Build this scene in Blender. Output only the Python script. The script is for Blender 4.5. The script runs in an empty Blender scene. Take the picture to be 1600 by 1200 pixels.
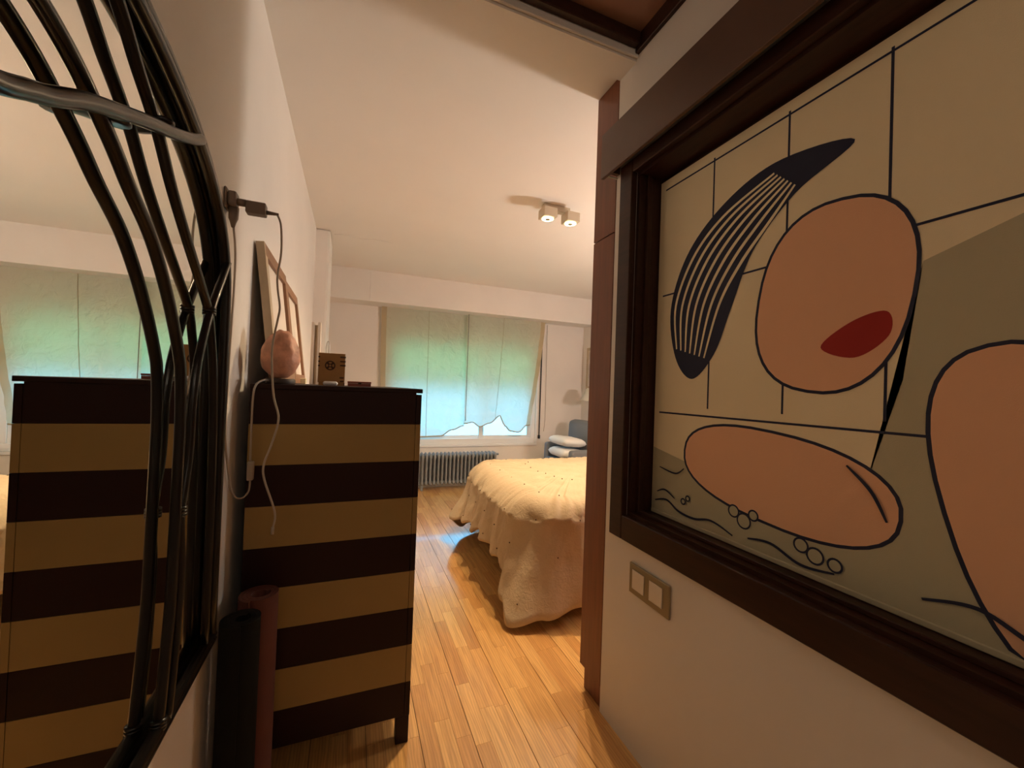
import bpy, bmesh, math, random
from mathutils import Vector, Matrix, noise
random.seed(7)
S = bpy.context.scene
COL = S.collection
PI = math.pi

# ------------------------------------------------------------------ camera
cam_d = bpy.data.cameras.new('camera'); cam = bpy.data.objects.new('camera', cam_d); COL.objects.link(cam)
F_PX, YAW, PITCH, ROLL = 632.08, math.radians(21.5137), math.radians(0.8135), math.radians(2.0761)
fw = Vector((math.sin(YAW)*math.cos(PITCH), math.cos(YAW)*math.cos(PITCH), math.sin(PITCH)))
rt = Vector((math.cos(YAW), -math.sin(YAW), 0)); up = rt.cross(fw)
r2 = rt*math.cos(ROLL) + up*math.sin(ROLL); u2 = -rt*math.sin(ROLL) + up*math.cos(ROLL)
cam.matrix_world = Matrix(((r2.x, u2.x, -fw.x, 0), (r2.y, u2.y, -fw.y, 0), (r2.z, u2.z, -fw.z, 1.3), (0, 0, 0, 1)))
cam_d.sensor_fit = 'HORIZONTAL'; cam_d.sensor_width = 36.0; cam_d.lens = F_PX/1600*36.0
cam_d.clip_start = 0.02; cam_d.clip_end = 200
S.camera = cam

# ------------------------------------------------------------------ sky, exposure
W = bpy.data.worlds.new('world'); S.world = W; W.use_nodes = True
bg = W.node_tree.nodes['Background']; bg.inputs[0].default_value = (0.19, 0.60, 1.0, 1); bg.inputs[1].default_value = 3.2
S.view_settings.view_transform = 'Standard'; S.view_settings.look = 'None'
S.view_settings.gamma = 1.0; S.view_settings.use_curve_mapping = False
S.view_settings.exposure = 0.82
SPOT_POWER = 58.0
UPLIGHT_FILL_POWER = 67.0
CORRIDOR_FILL_POWER = 5.0
SPOT_COLOR = (1.0, 0.735, 0.44)
pd = bpy.data.lights.new('window_portal', 'AREA'); pd.shape = 'RECTANGLE'; pd.size = 2.06; pd.size_y = 1.7
try: pd.cycles.is_portal = True
except Exception: pass
po = bpy.data.objects.new('window_portal', pd); COL.objects.link(po)
po.location = (1.41, 5.60, 1.42); po.rotation_euler = (-PI/2, 0, 0)

# ------------------------------------------------------------------ materials
def mat(name, col, rough=0.6, metal=0.0, bump=0.0, bscale=60.0, var=0.0, vscale=4.0, coat=0.0, spec=0.5, stretch=None):
    m = bpy.data.materials.new(name); m.use_nodes = True
    nt = m.node_tree; b = nt.nodes['Principled BSDF']
    b.inputs['Base Color'].default_value = (*col, 1); b.inputs['Roughness'].default_value = rough
    b.inputs['Metallic'].default_value = metal; b.inputs['Coat Weight'].default_value = coat
    b.inputs['Specular IOR Level'].default_value = spec
    if var or bump:
        g = nt.nodes.new('ShaderNodeNewGeometry'); mp = nt.nodes.new('ShaderNodeMapping')
        nt.links.new(g.outputs['Position'], mp.inputs['Vector'])
        if stretch: mp.inputs['Scale'].default_value = stretch
    if var:
        n = nt.nodes.new('ShaderNodeTexNoise'); n.inputs['Scale'].default_value = vscale; n.inputs['Detail'].default_value = 5
        nt.links.new(mp.outputs[0], n.inputs['Vector'])
        r = nt.nodes.new('ShaderNodeValToRGB')
        r.color_ramp.elements[0].position = .3; r.color_ramp.elements[1].position = .7
        r.color_ramp.elements[0].color = (*[c*(1-var) for c in col], 1); r.color_ramp.elements[1].color = (*[min(1, c*(1+var)) for c in col], 1)
        nt.links.new(n.outputs['Fac'], r.inputs[0]); nt.links.new(r.outputs[0], b.inputs['Base Color'])
    if bump:
        n2 = nt.nodes.new('ShaderNodeTexNoise'); n2.inputs['Scale'].default_value = bscale; n2.inputs['Detail'].default_value = 4
        nt.links.new(mp.outputs[0], n2.inputs['Vector'])
        bp = nt.nodes.new('ShaderNodeBump'); bp.inputs['Strength'].default_value = bump; bp.inputs['Distance'].default_value = .004
        nt.links.new(n2.outputs['Fac'], bp.inputs['Height']); nt.links.new(bp.outputs[0], b.inputs['Normal'])
    return m

def emat(name, col, strength):
    m = bpy.data.materials.new(name); m.use_nodes = True; nt = m.node_tree; b = nt.nodes['Principled BSDF']
    b.inputs['Base Color'].default_value = (*col, 1)
    b.inputs['Emission Color'].default_value = (*col, 1); b.inputs['Emission Strength'].default_value = strength
    return m

def cloth_mat(name, col, tcol, fac, bump=0.25, bscale=9.0):
    m = bpy.data.materials.new(name); m.use_nodes = True; nt = m.node_tree
    b = nt.nodes['Principled BSDF']; b.inputs['Base Color'].default_value = (*col, 1); b.inputs['Roughness'].default_value = .9
    b.inputs['Specular IOR Level'].default_value = .15
    t = nt.nodes.new('ShaderNodeBsdfTranslucent'); t.inputs[0].default_value = (*tcol, 1)
    mx = nt.nodes.new('ShaderNodeMixShader'); mx.inputs[0].default_value = fac
    nt.links.new(b.outputs[0], mx.inputs[1]); nt.links.new(t.outputs[0], mx.inputs[2])
    nt.links.new(mx.outputs[0], nt.nodes['Material Output'].inputs[0])
    g = nt.nodes.new('ShaderNodeNewGeometry'); n = nt.nodes.new('ShaderNodeTexNoise'); n.inputs['Scale'].default_value = bscale
    n.inputs['Detail'].default_value = 6; n.inputs['Distortion'].default_value = 1.2
    nt.links.new(g.outputs['Position'], n.inputs['Vector'])
    bp = nt.nodes.new('ShaderNodeBump'); bp.inputs['Strength'].default_value = bump; bp.inputs['Distance'].default_value = .02
    nt.links.new(n.outputs['Fac'], bp.inputs['Height'])
    nt.links.new(bp.outputs[0], b.inputs['Normal']); nt.links.new(bp.outputs[0], t.inputs['Normal'])
    return m

def glass_mat(name):
    m = bpy.data.materials.new(name); m.use_nodes = True; nt = m.node_tree
    tr = nt.nodes.new('ShaderNodeBsdfTransparent'); tr.inputs[0].default_value = (.93, .97, .96, 1)
    gl = nt.nodes.new('ShaderNodeBsdfGlossy'); gl.inputs['Roughness'].default_value = .02
    mx = nt.nodes.new('ShaderNodeMixShader'); mx.inputs[0].default_value = .06
    nt.links.new(tr.outputs[0], mx.inputs[1]); nt.links.new(gl.outputs[0], mx.inputs[2])
    nt.links.new(mx.outputs[0], nt.nodes['Material Output'].inputs[0])
    return m

def parquet_mat():
    m = bpy.data.materials.new('oak_parquet'); m.use_nodes = True; nt = m.node_tree; b = nt.nodes['Principled BSDF']
    N = nt.nodes.new; L = nt.links.new
    g = N('ShaderNodeNewGeometry'); oi = N('ShaderNodeObjectInfo')
    add = N('ShaderNodeMath'); add.operation = 'ADD'; L(g.outputs['Random Per Island'], add.inputs[0]); L(oi.outputs['Random'], add.inputs[1])
    fr = N('ShaderNodeMath'); fr.operation = 'FRACT'; L(add.outputs[0], fr.inputs[0])
    sc = N('ShaderNodeMath'); sc.operation = 'MULTIPLY'; sc.inputs[1].default_value = 37.0; L(fr.outputs[0], sc.inputs[0])
    cmb = N('ShaderNodeCombineXYZ'); L(sc.outputs[0], cmb.inputs[2])
    va = N('ShaderNodeVectorMath'); va.operation = 'ADD'; L(g.outputs['Position'], va.inputs[0]); L(cmb.outputs[0], va.inputs[1])
    mp = N('ShaderNodeMapping'); mp.inputs['Scale'].default_value = (60, 3.2, 1); L(va.outputs[0], mp.inputs['Vector'])
    n = N('ShaderNodeTexNoise'); n.inputs['Scale'].default_value = 1.0; n.inputs['Detail'].default_value = 6; n.inputs['Distortion'].default_value = .8
    L(mp.outputs[0], n.inputs['Vector'])
    mp2 = N('ShaderNodeMapping'); mp2.inputs['Scale'].default_value = (14, 2.0, 1); L(va.outputs[0], mp2.inputs['Vector'])
    w = N('ShaderNodeTexWave'); w.inputs['Scale'].default_value = 2.2; w.inputs['Distortion'].default_value = 7; w.inputs['Detail'].default_value = 3
    L(mp2.outputs[0], w.inputs['Vector'])
    r = N('ShaderNodeValToRGB'); e = r.color_ramp.elements
    e[0].position = 0; e[0].color = (.66, .325, .10, 1); e[1].position = 1; e[1].color = (.88, .52, .19, 1)
    e2 = r.color_ramp.elements.new(.45); e2.color = (.78, .42, .135, 1)
    L(fr.outputs[0], r.inputs[0])
    ov = N('ShaderNodeMix'); ov.data_type = 'RGBA'; ov.blend_type = 'MULTIPLY'; ov.inputs['Factor'].default_value = .75
    gr = N('ShaderNodeValToRGB'); gr.color_ramp.elements[0].position = .3; gr.color_ramp.elements[0].color = (.62, .56, .5, 1)
    gr.color_ramp.elements[1].position = .62; gr.color_ramp.elements[1].color = (1, 1, 1, 1)
    L(n.outputs['Fac'], gr.inputs[0]); L(r.outputs[0], ov.inputs['A']); L(gr.outputs[0], ov.inputs['B'])
    ov2 = N('ShaderNodeMix'); ov2.data_type = 'RGBA'; ov2.blend_type = 'MULTIPLY'; ov2.inputs['Factor'].default_value = .35
    gr2 = N('ShaderNodeValToRGB'); gr2.color_ramp.elements[0].position = .2; gr2.color_ramp.elements[0].color = (.6, .55, .48, 1); gr2.color_ramp.elements[1].position = .6
    L(w.outputs['Fac'], gr2.inputs[0]); L(ov.outputs['Result'], ov2.inputs['A']); L(gr2.outputs[0], ov2.inputs['B'])
    L(ov2.outputs['Result'], b.inputs['Base Color'])
    b.inputs['Roughness'].default_value = .30; b.inputs['Coat Weight'].default_value = 1.0; b.inputs['Coat Roughness'].default_value = .09; b.inputs['Coat IOR'].default_value = 1.7
    bp = N('ShaderNodeBump'); bp.inputs['Strength'].default_value = .06; bp.inputs['Distance'].default_value = .002
    L(n.outputs['Fac'], bp.inputs['Height']); L(bp.outputs[0], b.inputs['Normal'])
    return m

M = {
 'wall': mat('painted_plaster', (.785, .74, .69), .85, bump=.12, bscale=35, var=.03, vscale=2.5),
 'ceil': mat('ceiling_paint', (.84, .79, .73), .9, bump=.08, bscale=20, var=.02, vscale=1.5),
 'white': mat('white_paint', (.80, .77, .72), .5),
 'parquet': parquet_mat(),
 'joint': mat('floor_joint', (.09, .05, .025), .9),
 'dark_wood': mat('dark_stained_wood', (.036, .013, .008), .42, spec=.3, bump=.1, bscale=3, var=.25, vscale=2, stretch=(30, 3, 30)),
 'pelmet': mat('pelmet_brown', (.125, .073, .055), .45, var=.12, vscale=3),
 'ceil_panel': mat('ceiling_panel_brown', (.30, .155, .105), .3, var=.15, vscale=2),
 'red_wood': mat('red_brown_wood', (.185, .055, .022), .42, bump=.05, bscale=4, var=.15, vscale=3, stretch=(20, 20, 1.5)),
 'mahogany': mat('dark_mahogany_paint', (.017, .0034, .0027), .5, spec=.25, bump=.05, bscale=80, var=.08, vscale=3),
 'beige_paint': mat('ochre_beige_paint', (.345, .228, .085), .55, spec=.3, bump=.06, bscale=90, var=.05, vscale=4),
 'rattan': mat('black_lacquered_rattan', (.006, .005, .005), .28, coat=.2, spec=.35, bump=.05, bscale=40),
 'mirror': mat('mirror_silver', (.90, .93, .90), .0, metal=1.0),
 'mat_black': mat('black_foam', (.008, .009, .008), .9, spec=.2, bump=.2, bscale=300),
 'mat_pink': mat('dusty_pink_foam', (.13, .040, .028), .85, bump=.2, bscale=300),
 'canvas': mat('screen_cream', (.90, .79, .545), .8, bump=.15, bscale=500),
 'canvas_grey': mat('screen_grey_green', (.52, .48, .33), .8, bump=.15, bscale=500),
 'flesh': mat('screen_flesh', (.86, .50, .31), .8, bump=.15, bscale=500),
 'navy': mat('screen_navy', (.018, .022, .055), .8),
 'red': mat('screen_red', (.36, .018, .014), .8),
 'plate': mat('olive_metal_plate', (.30, .235, .13), .4),
 'key': mat('cream_switch_key', (.80, .72, .62), .45),
 'radiator': mat('grey_radiator_enamel', (.22, .235, .25), .45, bump=.1, bscale=40),
 'blind': cloth_mat('cream_blind_cloth', (.76, .68, .53), (.80, .76, .64), .5, .8, 10.0),
 'blind_band': cloth_mat('tan_blind_band', (.62, .50, .32), (.55, .45, .30), .35, .2, 9.0),
 'glass': glass_mat('clear_glass'),
 'pvc': mat('white_pvc', (.80, .80, .80), .35),
 'shutter': mat('cream_shutter', (.70, .66, .55), .6),
 'awning': cloth_mat('green_awning', (.25, .31, .17), (.80, .90, .58), .75, .1, 20),
 'terrace': mat('terrace_concrete', (.5, .5, .48), .9, var=.1),
 'duvet': cloth_mat('cream_duvet', (.62, .485, .32), (.5, .4, .28), .08, .22, 38.0),
 'knot': mat('brown_knot', (.12, .07, .035), .9),
 'mattress': mat('mattress_white', (.75, .7, .63), .9),
 'bed_wood': mat('bed_base_brown', (.10, .055, .03), .6, var=.1),
 'grey_fabric': mat('grey_upholstery', (.19, .195, .21), .95, bump=.4, bscale=220),
 'pillow': mat('white_cotton', (.80, .79, .78), .9, bump=.3, bscale=14),
 'lamp_metal': mat('champagne_metal', (.62, .53, .40), .4, metal=.3),
 'lens': emat('lit_lens', (1.0, .86, .42), 5.0),
 'shade': mat('lamp_shade_linen', (.62, .58, .50), .9),
 'salt': mat('salt_rock', (.50, .235, .15), .55, bump=1.0, bscale=34, var=.42, vscale=22),
 'salt_base': mat('salt_lamp_base', (.03, .015, .01), .6),
 'cord_white': mat('white_cord', (.42, .355, .295), .5),
 'cord_grey': mat('grey_brown_plastic', (.20, .15, .115), .5),
 'light_wood': mat('pale_frame_wood', (.50, .39, .26), .55, var=.1, vscale=8),
 'brown_frame': mat('brown_frame_wood', (.27, .13, .065), .5, var=.15, vscale=6),
 'mount': mat('pale_mount_board', (.72, .64, .56), .9),
 'print': mat('print_sheet', (.62, .52, .44), .8, var=.15, vscale=9),
 'ply': mat('laser_cut_plywood', (.36, .19, .055), .6, var=.12, vscale=18),
 'burnt': mat('burnt_wood_edge', (.055, .022, .01), .8),
 'red_box': mat('brick_red_card', (.27, .065, .045), .6),
 'white_plastic': mat('white_plastic', (.78, .78, .80), .3),
 'cream_block': mat('cream_block', (.74, .66, .42), .6),
 'steel': mat('brushed_steel', (.55, .5, .45), .3, metal=1.0),
 'strap': mat('black_strap', (.03, .03, .035), .8),
}

# ------------------------------------------------------------------ helpers
def finish(name, bm, m, parent=None, smooth=False, loc=None):
    me = bpy.data.meshes.new(name)
    bmesh.ops.recalc_face_normals(bm, faces=bm.faces)
    if loc is None and parent is None:
        xs = [v.co.x for v in bm.verts]; ys = [v.co.y for v in bm.verts]; zs = [v.co.z for v in bm.verts]
        loc = Vector(((min(xs)+max(xs))/2, (min(ys)+max(ys))/2, min(zs)))
    if parent is not None: loc = Vector((0, 0, 0)); off = world_loc(parent)
    else: off = Vector(loc)
    for v in bm.verts: v.co -= off
    bm.to_mesh(me); bm.free()
    me.materials.append(m)
    if smooth:
        for p in me.polygons: p.use_smooth = True
    o = bpy.data.objects.new(name, me); COL.objects.link(o)
    if parent is not None: o.parent = parent
    else: o.location = loc
    return o
def world_loc(o):
    l = Vector(o.location)
    while o.parent is not None: o = o.parent; l += Vector(o.location)
    return l
def tag(o, label, cat, group=None):
    o['label'] = label; o['category'] = cat
    if group: o['group'] = group
    return o
def thing(name, loc, label, cat, group=None):
    o = bpy.data.objects.new(name, None); COL.objects.link(o); o.location = loc; o.empty_display_size = .05
    return tag(o, label, cat, group)
def struct(o, label=None, cat=None):
    o['kind'] = 'structure'
    if label: o['label'] = label
    if cat: o['category'] = cat
    return o
def addbox(bm, a, b, bev=0.0, seg=1):
    x0, y0, z0 = [min(a[i], b[i]) for i in range(3)]; x1, y1, z1 = [max(a[i], b[i]) for i in range(3)]
    vs = [bm.verts.new(p) for p in ((x0,y0,z0),(x1,y0,z0),(x1,y1,z0),(x0,y1,z0),(x0,y0,z1),(x1,y0,z1),(x1,y1,z1),(x0,y1,z1))]
    fs = [bm.faces.new([vs[i] for i in f]) for f in ((0,3,2,1),(4,5,6,7),(0,1,5,4),(1,2,6,5),(2,3,7,6),(3,0,4,7))]
    if bev:
        es = list({e for f in fs for e in f.edges})
        bmesh.ops.bevel(bm, geom=es, offset=bev, segments=seg, profile=.5, affect='EDGES')
    return bm
def box(name, a, b, m, parent=None, bev=0.0, seg=1, smooth=False):
    return finish(name, addbox(bmesh.new(), a, b, bev, seg), m, parent, smooth)
def catmull(pts, n=8):
    P = [Vector(p) for p in pts]; out = []
    for i in range(len(P)-1):
        p0 = P[max(i-1, 0)]; p1 = P[i]; p2 = P[i+1]; p3 = P[min(i+2, len(P)-1)]
        for k in range(n):
            t = k/n
            out.append(.5*((2*p1)+(-p0+p2)*t+(2*p0-5*p1+4*p2-p3)*t*t+(-p0+3*p1-3*p2+p3)*t**3))
    out.append(P[-1]); return out
def addtube(bm, pts, rad, sides=8, cap=True):
    P = [Vector(p) for p in pts]; rings = []
    prev = None
    for i, p in enumerate(P):
        t = (P[min(i+1, len(P)-1)]-P[max(i-1, 0)]).normalized()
        if prev is None:
            a = Vector((0,0,1)) if abs(t.z) < .9 else Vector((1,0,0))
            n = t.cross(a).normalized()
        else:
            n = (prev-t*prev.dot(t)).normalized()
        prev = n; b = t.cross(n)
        r = rad(i/(len(P)-1)) if callable(rad) else rad
        rings.append([bm.verts.new(p+(n*math.cos(2*PI*k/sides)+b*math.sin(2*PI*k/sides))*r) for k in range(sides)])
    for i in range(len(rings)-1):
        for k in range(sides):
            bm.faces.new((rings[i][k], rings[i][(k+1)%sides], rings[i+1][(k+1)%sides], rings[i+1][k]))
    if cap:
        bm.faces.new(rings[0][::-1]); bm.faces.new(rings[-1])
    return bm
def tube(name, pts, rad, m, parent=None, sides=8, smooth=True, n=6):
    return finish(name, addtube(bmesh.new(), catmull(pts, n) if n else pts, rad, sides), m, parent, smooth)
def addlathe(bm, prof, c, sides=24, axis='z'):
    rings = []
    for r, h in prof:
        ring = []
        for k in range(sides):
            a = 2*PI*k/sides
            if axis == 'z': p = (c[0]+r*math.cos(a), c[1]+r*math.sin(a), c[2]+h)
            elif axis == 'x': p = (c[0]+h, c[1]+r*math.cos(a), c[2]+r*math.sin(a))
            else: p = (c[0]+r*math.cos(a), c[1]+h, c[2]+r*math.sin(a))
            ring.append(bm.verts.new(p))
        rings.append(ring)
    for i in range(len(rings)-1):
        for k in range(sides):
            bm.faces.new((rings[i][k], rings[i][(k+1)%sides], rings[i+1][(k+1)%sides], rings[i+1][k]))
    bm.faces.new(rings[0][::-1]); bm.faces.new(rings[-1])
    return bm
def lathe(name, prof, c, m, parent=None, sides=24, axis='z', smooth=True):
    return finish(name, addlathe(bmesh.new(), prof, c, sides, axis), m, parent, smooth)
def addprism(bm, pts, d):
    """pts: closed 3D outline, d: extrusion vector"""
    d = Vector(d); a = [bm.verts.new(Vector(p)) for p in pts]; b = [bm.verts.new(Vector(p)+d) for p in pts]
    n = len(a)
    bm.faces.new(a[::-1]); bm.faces.new(b)
    for i in range(n): bm.faces.new((a[i], a[(i+1)%n], b[(i+1)%n], b[i]))
    return bm
def prism(name, pts, d, m, parent=None, smooth=False):
    return finish(name, addprism(bmesh.new(), pts, d), m, parent, smooth)
def autosmooth(o, ang=35):
    for p in o.data.polygons: p.use_smooth = True
    try: o.data.set_sharp_from_angle(angle=math.radians(ang))
    except Exception: pass
    return o
def subsurf(o, l=2):
    md = o.modifiers.new('subdivision', 'SUBSURF'); md.levels = l; md.render_levels = l
    for p in o.data.polygons: p.use_smooth = True
    return o

# ------------------------------------------------------------------ dimensions
XL, XR, XB = -.34, .99, 3.2        # left wall, corridor right wall, bedroom right wall
YE, YW = 1.406, 5.26               # end of corridor wall, window wall
YB = -2.5; ZC = 2.627

# ------------------------------------------------------------------ structure
# floor: slab with separate oak strips
fl = struct(box('floor', (XL-.1, YB-.1, -.14), (XB+.1, YW+.24, -.004), M['joint']), 'warm oak strip parquet floor of bedroom and corridor', 'floor')
strips = []
bw = .1862; sw = bw/3; x0 = .4685-bw*5
k = 0
while x0+k*sw < XB:
    xa = x0+k*sw; xb = xa+sw
    first = (k % 3 == 0); last = (k % 3 == 2)
    xa2 = xa+(.0010 if first else .0001); xb2 = xb-(.0010 if last else .0001)
    y = YB-random.random()*.45
    while y < YW:
        ln = random.uniform(.28, .52)
        ya, yb = max(y, YB), min(y+ln, YW)
        if yb-ya > .01 and xb2 > XL and xa2 < XB: strips.append((max(xa2, XL), min(xb2, XB), ya+.0001, yb-.0001))
        y += ln
    k += 1
def vis(s):
    cx, cy = (s[0]+s[1])/2, (s[2]+s[3])/2
    if cy > 1.05 and .18 < cx < 1.05: return cy*.6
    if cy > 1.6 and .1 < cx < 2.0: return 5+cy+abs(cx-.9)
    if cy > 0 and cx < .99: return 20+abs(cy)
    return 99+cy
strips.sort(key=vis)
def addstrip(bm, s):
    c = .0003
    lo = [(s[0], s[2]), (s[1], s[2]), (s[1], s[3]), (s[0], s[3])]
    hi = [(s[0]+c, s[2]+c), (s[1]-c, s[2]+c), (s[1]-c, s[3]-c), (s[0]+c, s[3]-c)]
    A = [bm.verts.new((p[0], p[1], -.004)) for p in lo]; B = [bm.verts.new((p[0], p[1], -.0008)) for p in lo]; C = [bm.verts.new((p[0], p[1], 0)) for p in hi]
    bm.faces.new(C)
    for i in range(4):
        j = (i+1) % 4
        bm.faces.new((A[i], A[j], B[j], B[i])); bm.faces.new((B[i], B[j], C[j], C[i]))
    return bm
for s in strips[:300]:
    finish('wood_strip', addstrip(bmesh.new(), s), M['parquet'], fl)
bm = bmesh.new()
for s in strips[300:]: addstrip(bm, s)
o = finish('wood_strips', bm, M['parquet'], fl); o['kind'] = 'stuff'

struct(box('ceiling', (XL-.1, YE-.01, ZC), (XB+.1, YW+.24, ZC+.12), M['ceil']), 'plain off-white bedroom ceiling', 'ceiling')
ce = [o for o in COL.objects if o.name == 'ceiling'][0]
tube('crack', [(-.20, 3.93, ZC), (-.10, 3.90, ZC), (.02, 3.93, ZC), (.16, 3.90, ZC), (.30, 3.92, ZC)], .004, M['wall'], ce, 5)
struct(box('wall_left', (XL-.12, YB-.1, -.1), (XL, YW+.24, ZC+.25), M['wall']), 'plain plaster wall along the left side', 'wall')
wc = struct(box('wall_column', (XL, 3.85, -.004), (-.248, 4.30, ZC-.006), M['wall']), 'slim plastered pillar on the left wall near the window', 'pillar')
box('lit_edge_strip', (-.2478, 3.855, 0), (-.232, 4.30, ZC-.006), M['white'], wc)  # white strip puts the pillar's window-lit edge into colour
struct(box('wall_far_right', (XB, YE, -.1), (XB+.12, YW+.24, ZC+.1), M['wall']), 'plain plaster wall behind the armchair', 'wall')
struct(box('wall_behind_camera', (XL-.12, YB-.12, -.1), (XR+.2, YB, ZC+.25), M['wall']))
# window wall with opening
WX0, WX1, WZ0, WZ1 = .37, 2.45, .55, 2.32
bm = bmesh.new()
addbox(bm, (XL-.1, YW, -.1), (WX0, YW+.24, ZC+.1)); addbox(bm, (WX1, YW, -.1), (XB+.1, YW+.24, ZC+.1))
addbox(bm, (WX0, YW, -.1), (WX1, YW+.24, WZ0)); addbox(bm, (WX0, YW, WZ1), (WX1, YW+.24, ZC+.1))
struct(finish('wall_window', bm, M['wall']), 'plaster wall around the wide bedroom window', 'wall')
# boxed soffit, two boards with a joint
so = struct(box('trim_1', (XL, 5.0, 2.285), (XB, YW, ZC), M['wall']), 'boxed-in white soffit running above the window', 'soffit')
box('panel', (XL, 4.96, 2.268), (.148, 5.0, ZC), M['wall'], so)
box('panel', (.15, 4.96, 2.268), (XB, 5.0, ZC), M['wall'], so)
box('soffit_underside', (XL, 5.0, 2.268), (XB, YW, 2.285), M['wall'], so)
# corridor right wall with opening
OY0, OY1, OZ0, OZ1 = -.17, 1.285, .835, 2.16
bm = bmesh.new(); XT = XR+.16
addbox(bm, (XR, OY1, -.1), (XT, YE, ZC+.2)); addbox(bm, (XR, YB, -.1), (XT, OY0, ZC+.2))
addbox(bm, (XR, OY0, -.1), (XT, OY1, OZ0)); addbox(bm, (XR, OY0, OZ1), (XT, OY1, ZC+.2))
struct(finish('wall_right', bm, M['wall']), 'shaded plaster wall below and around the dark framed opening', 'wall')
# corridor ceiling: recessed dark panel in a pale border
cp = struct(box('ceiling_corridor', (XL, YB, ZC+.06), (XR+.1, YE, ZC+.16), M['ceil_panel']), 'dark brown recessed ceiling panel above the corridor', 'ceiling')
box('border', (XL, 1.30, ZC-.022), (XR, YE, ZC+.06), M['ceil'], cp)
box('bead', (XL, 1.288, ZC-.014), (XR, 1.2998, ZC+.06), M['wall'], cp, .003)
box('bead', (.972, YB, ZC-.004), (XR, 1.288, ZC+.06), M['dark_wood'], cp, .003)
box('bead', (XL, 1.255, ZC+.012), (.972, 1.2878, ZC+.06), M['dark_wood'], cp, .004)

# interior window frame in the corridor wall
wf = struct(box('window_2', (.972, OY1-.002, .747), (1.0, 1.358, 2.21), M['dark_wood'], None, .003), 'dark stained wooden window casing around the printed screen', 'window frame')
box('frame', (.972, OY0, .747), (1.0, OY1-.004, OZ0+.003), M['dark_wood'], wf, .003)
box('frame', (.972, OY0-.075, .747), (1.0, OY0-.002, 2.21), M['dark_wood'], wf, .003)
box('frame', (.972, OY0, OZ1-.003), (1.0, OY1-.004, 2.21), M['dark_wood'], wf, .003)
box('reveal', (1.0, OY1-.016, OZ0), (1.115, OY1, OZ1), M['dark_wood'], wf)
box('reveal', (1.0, OY0, OZ0), (1.115, OY0+.016, OZ1), M['dark_wood'], wf)
box('sill', (1.0, OY0+.016, OZ0), (1.115, OY1-.016, OZ0+.014), M['dark_wood'], wf)
box('reveal', (1.0, OY0+.016, OZ1-.014), (1.115, OY1-.016, OZ1), M['dark_wood'], wf)
box('stop_bead', (1.03, OY1-.030, OZ0+.014), (1.05, OY1-.016, OZ1-.014), M['dark_wood'], wf, .002)
box('stop_bead', (1.03, OY0+.016, OZ0+.014), (1.05, OY1-.030, OZ0+.026), M['dark_wood'], wf, .002)
box('back_board', (1.112, OY0, OZ0), (1.125, OY1, OZ1), M['dark_wood'], wf)

# bedroom window
w1 = struct(box('window_1', (WX0, 5.272, WZ0), (WX1, 5.335, WZ0+.075), M['pvc'], None, .004), 'white framed two-sash bedroom window behind the cream blinds', 'window')
box('frame', (WX0, 5.272, WZ1-.07), (WX1, 5.335, WZ1), M['pvc'], w1, .004)
box('frame', (WX0, 5.272, WZ0+.075), (WX0+.06, 5.335, WZ1-.07), M['pvc'], w1, .004)
box('frame', (WX1-.06, 5.272, WZ0+.075), (WX1, 5.335, WZ1-.07), M['pvc'], w1, .004)
for sx0, sx1, yo in ((WX0+.055, 1.70, 5.315), (1.62, WX1-.055, 5.288)):
    sa = box('sash', (sx0, yo, WZ0+.06), (sx0+.06, yo+.025, WZ1-.06), M['pvc'], w1, .003)
    box('rail', (sx0+.06, yo, WZ0+.06), (sx1-.06, yo+.025, WZ0+.115), M['pvc'], sa, .003)
    box('rail', (sx0+.06, yo, WZ1-.115), (sx1-.06, yo+.025, WZ1-.06), M['pvc'], sa, .003)
    box('stile', (sx1-.06, yo, WZ0+.06), (sx1, yo+.025, WZ1-.06), M['pvc'], sa, .003)
    box('pane', (sx0+.055, yo+.010, WZ0+.11), (sx1-.055, yo+.015, WZ1-.11), M['glass'], sa)
box('inner_casing', (WX0-.03, 5.245, WZ0-.03), (WX1+.03, 5.2598, WZ0), M['pvc'], w1, .002)
box('inner_casing', (WX0-.03, 5.245, WZ0), (WX0, 5.2598, WZ1), M['pvc'], w1, .002)
box('inner_casing', (WX1, 5.245, WZ0), (WX1+.03, 5.2598, WZ1), M['pvc'], w1, .002)

# built-in wardrobe whose end shows beside the corridor wall
wd = thing('built_in_wardrobe', (1.6, 1.48, 0), 'red-brown built-in wardrobe whose narrow end flanks the bedroom entrance', 'wardrobe')
box('carcass', (XR+.016, YE+.002, .105), (XB-.004, 1.540, ZC-.004), M['red_wood'], wd)
box('end_panel', (XR-.002, YE+.002, .10), (XR+.015, 1.563, 1.968), M['red_wood'], wd, .001)
box('end_panel', (XR-.002, YE+.002, 1.973), (XR+.015, 1.563, ZC-.003), M['red_wood'], wd, .001)
box('plinth', (XR+.012, YE+.002, .0005), (XB-.004, 1.545, .104), M['red_wood'], wd)
for i in range(4):
    a = XR+.018+i*.545
    box('door', (a, 1.5405, .108), (a+.541, 1.5625, 1.968), M['red_wood'], wd, .001)
    box('upper_door', (a, 1.5405, 1.973), (a+.541, 1.5625, ZC-.006), M['red_wood'], wd, .001)

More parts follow.
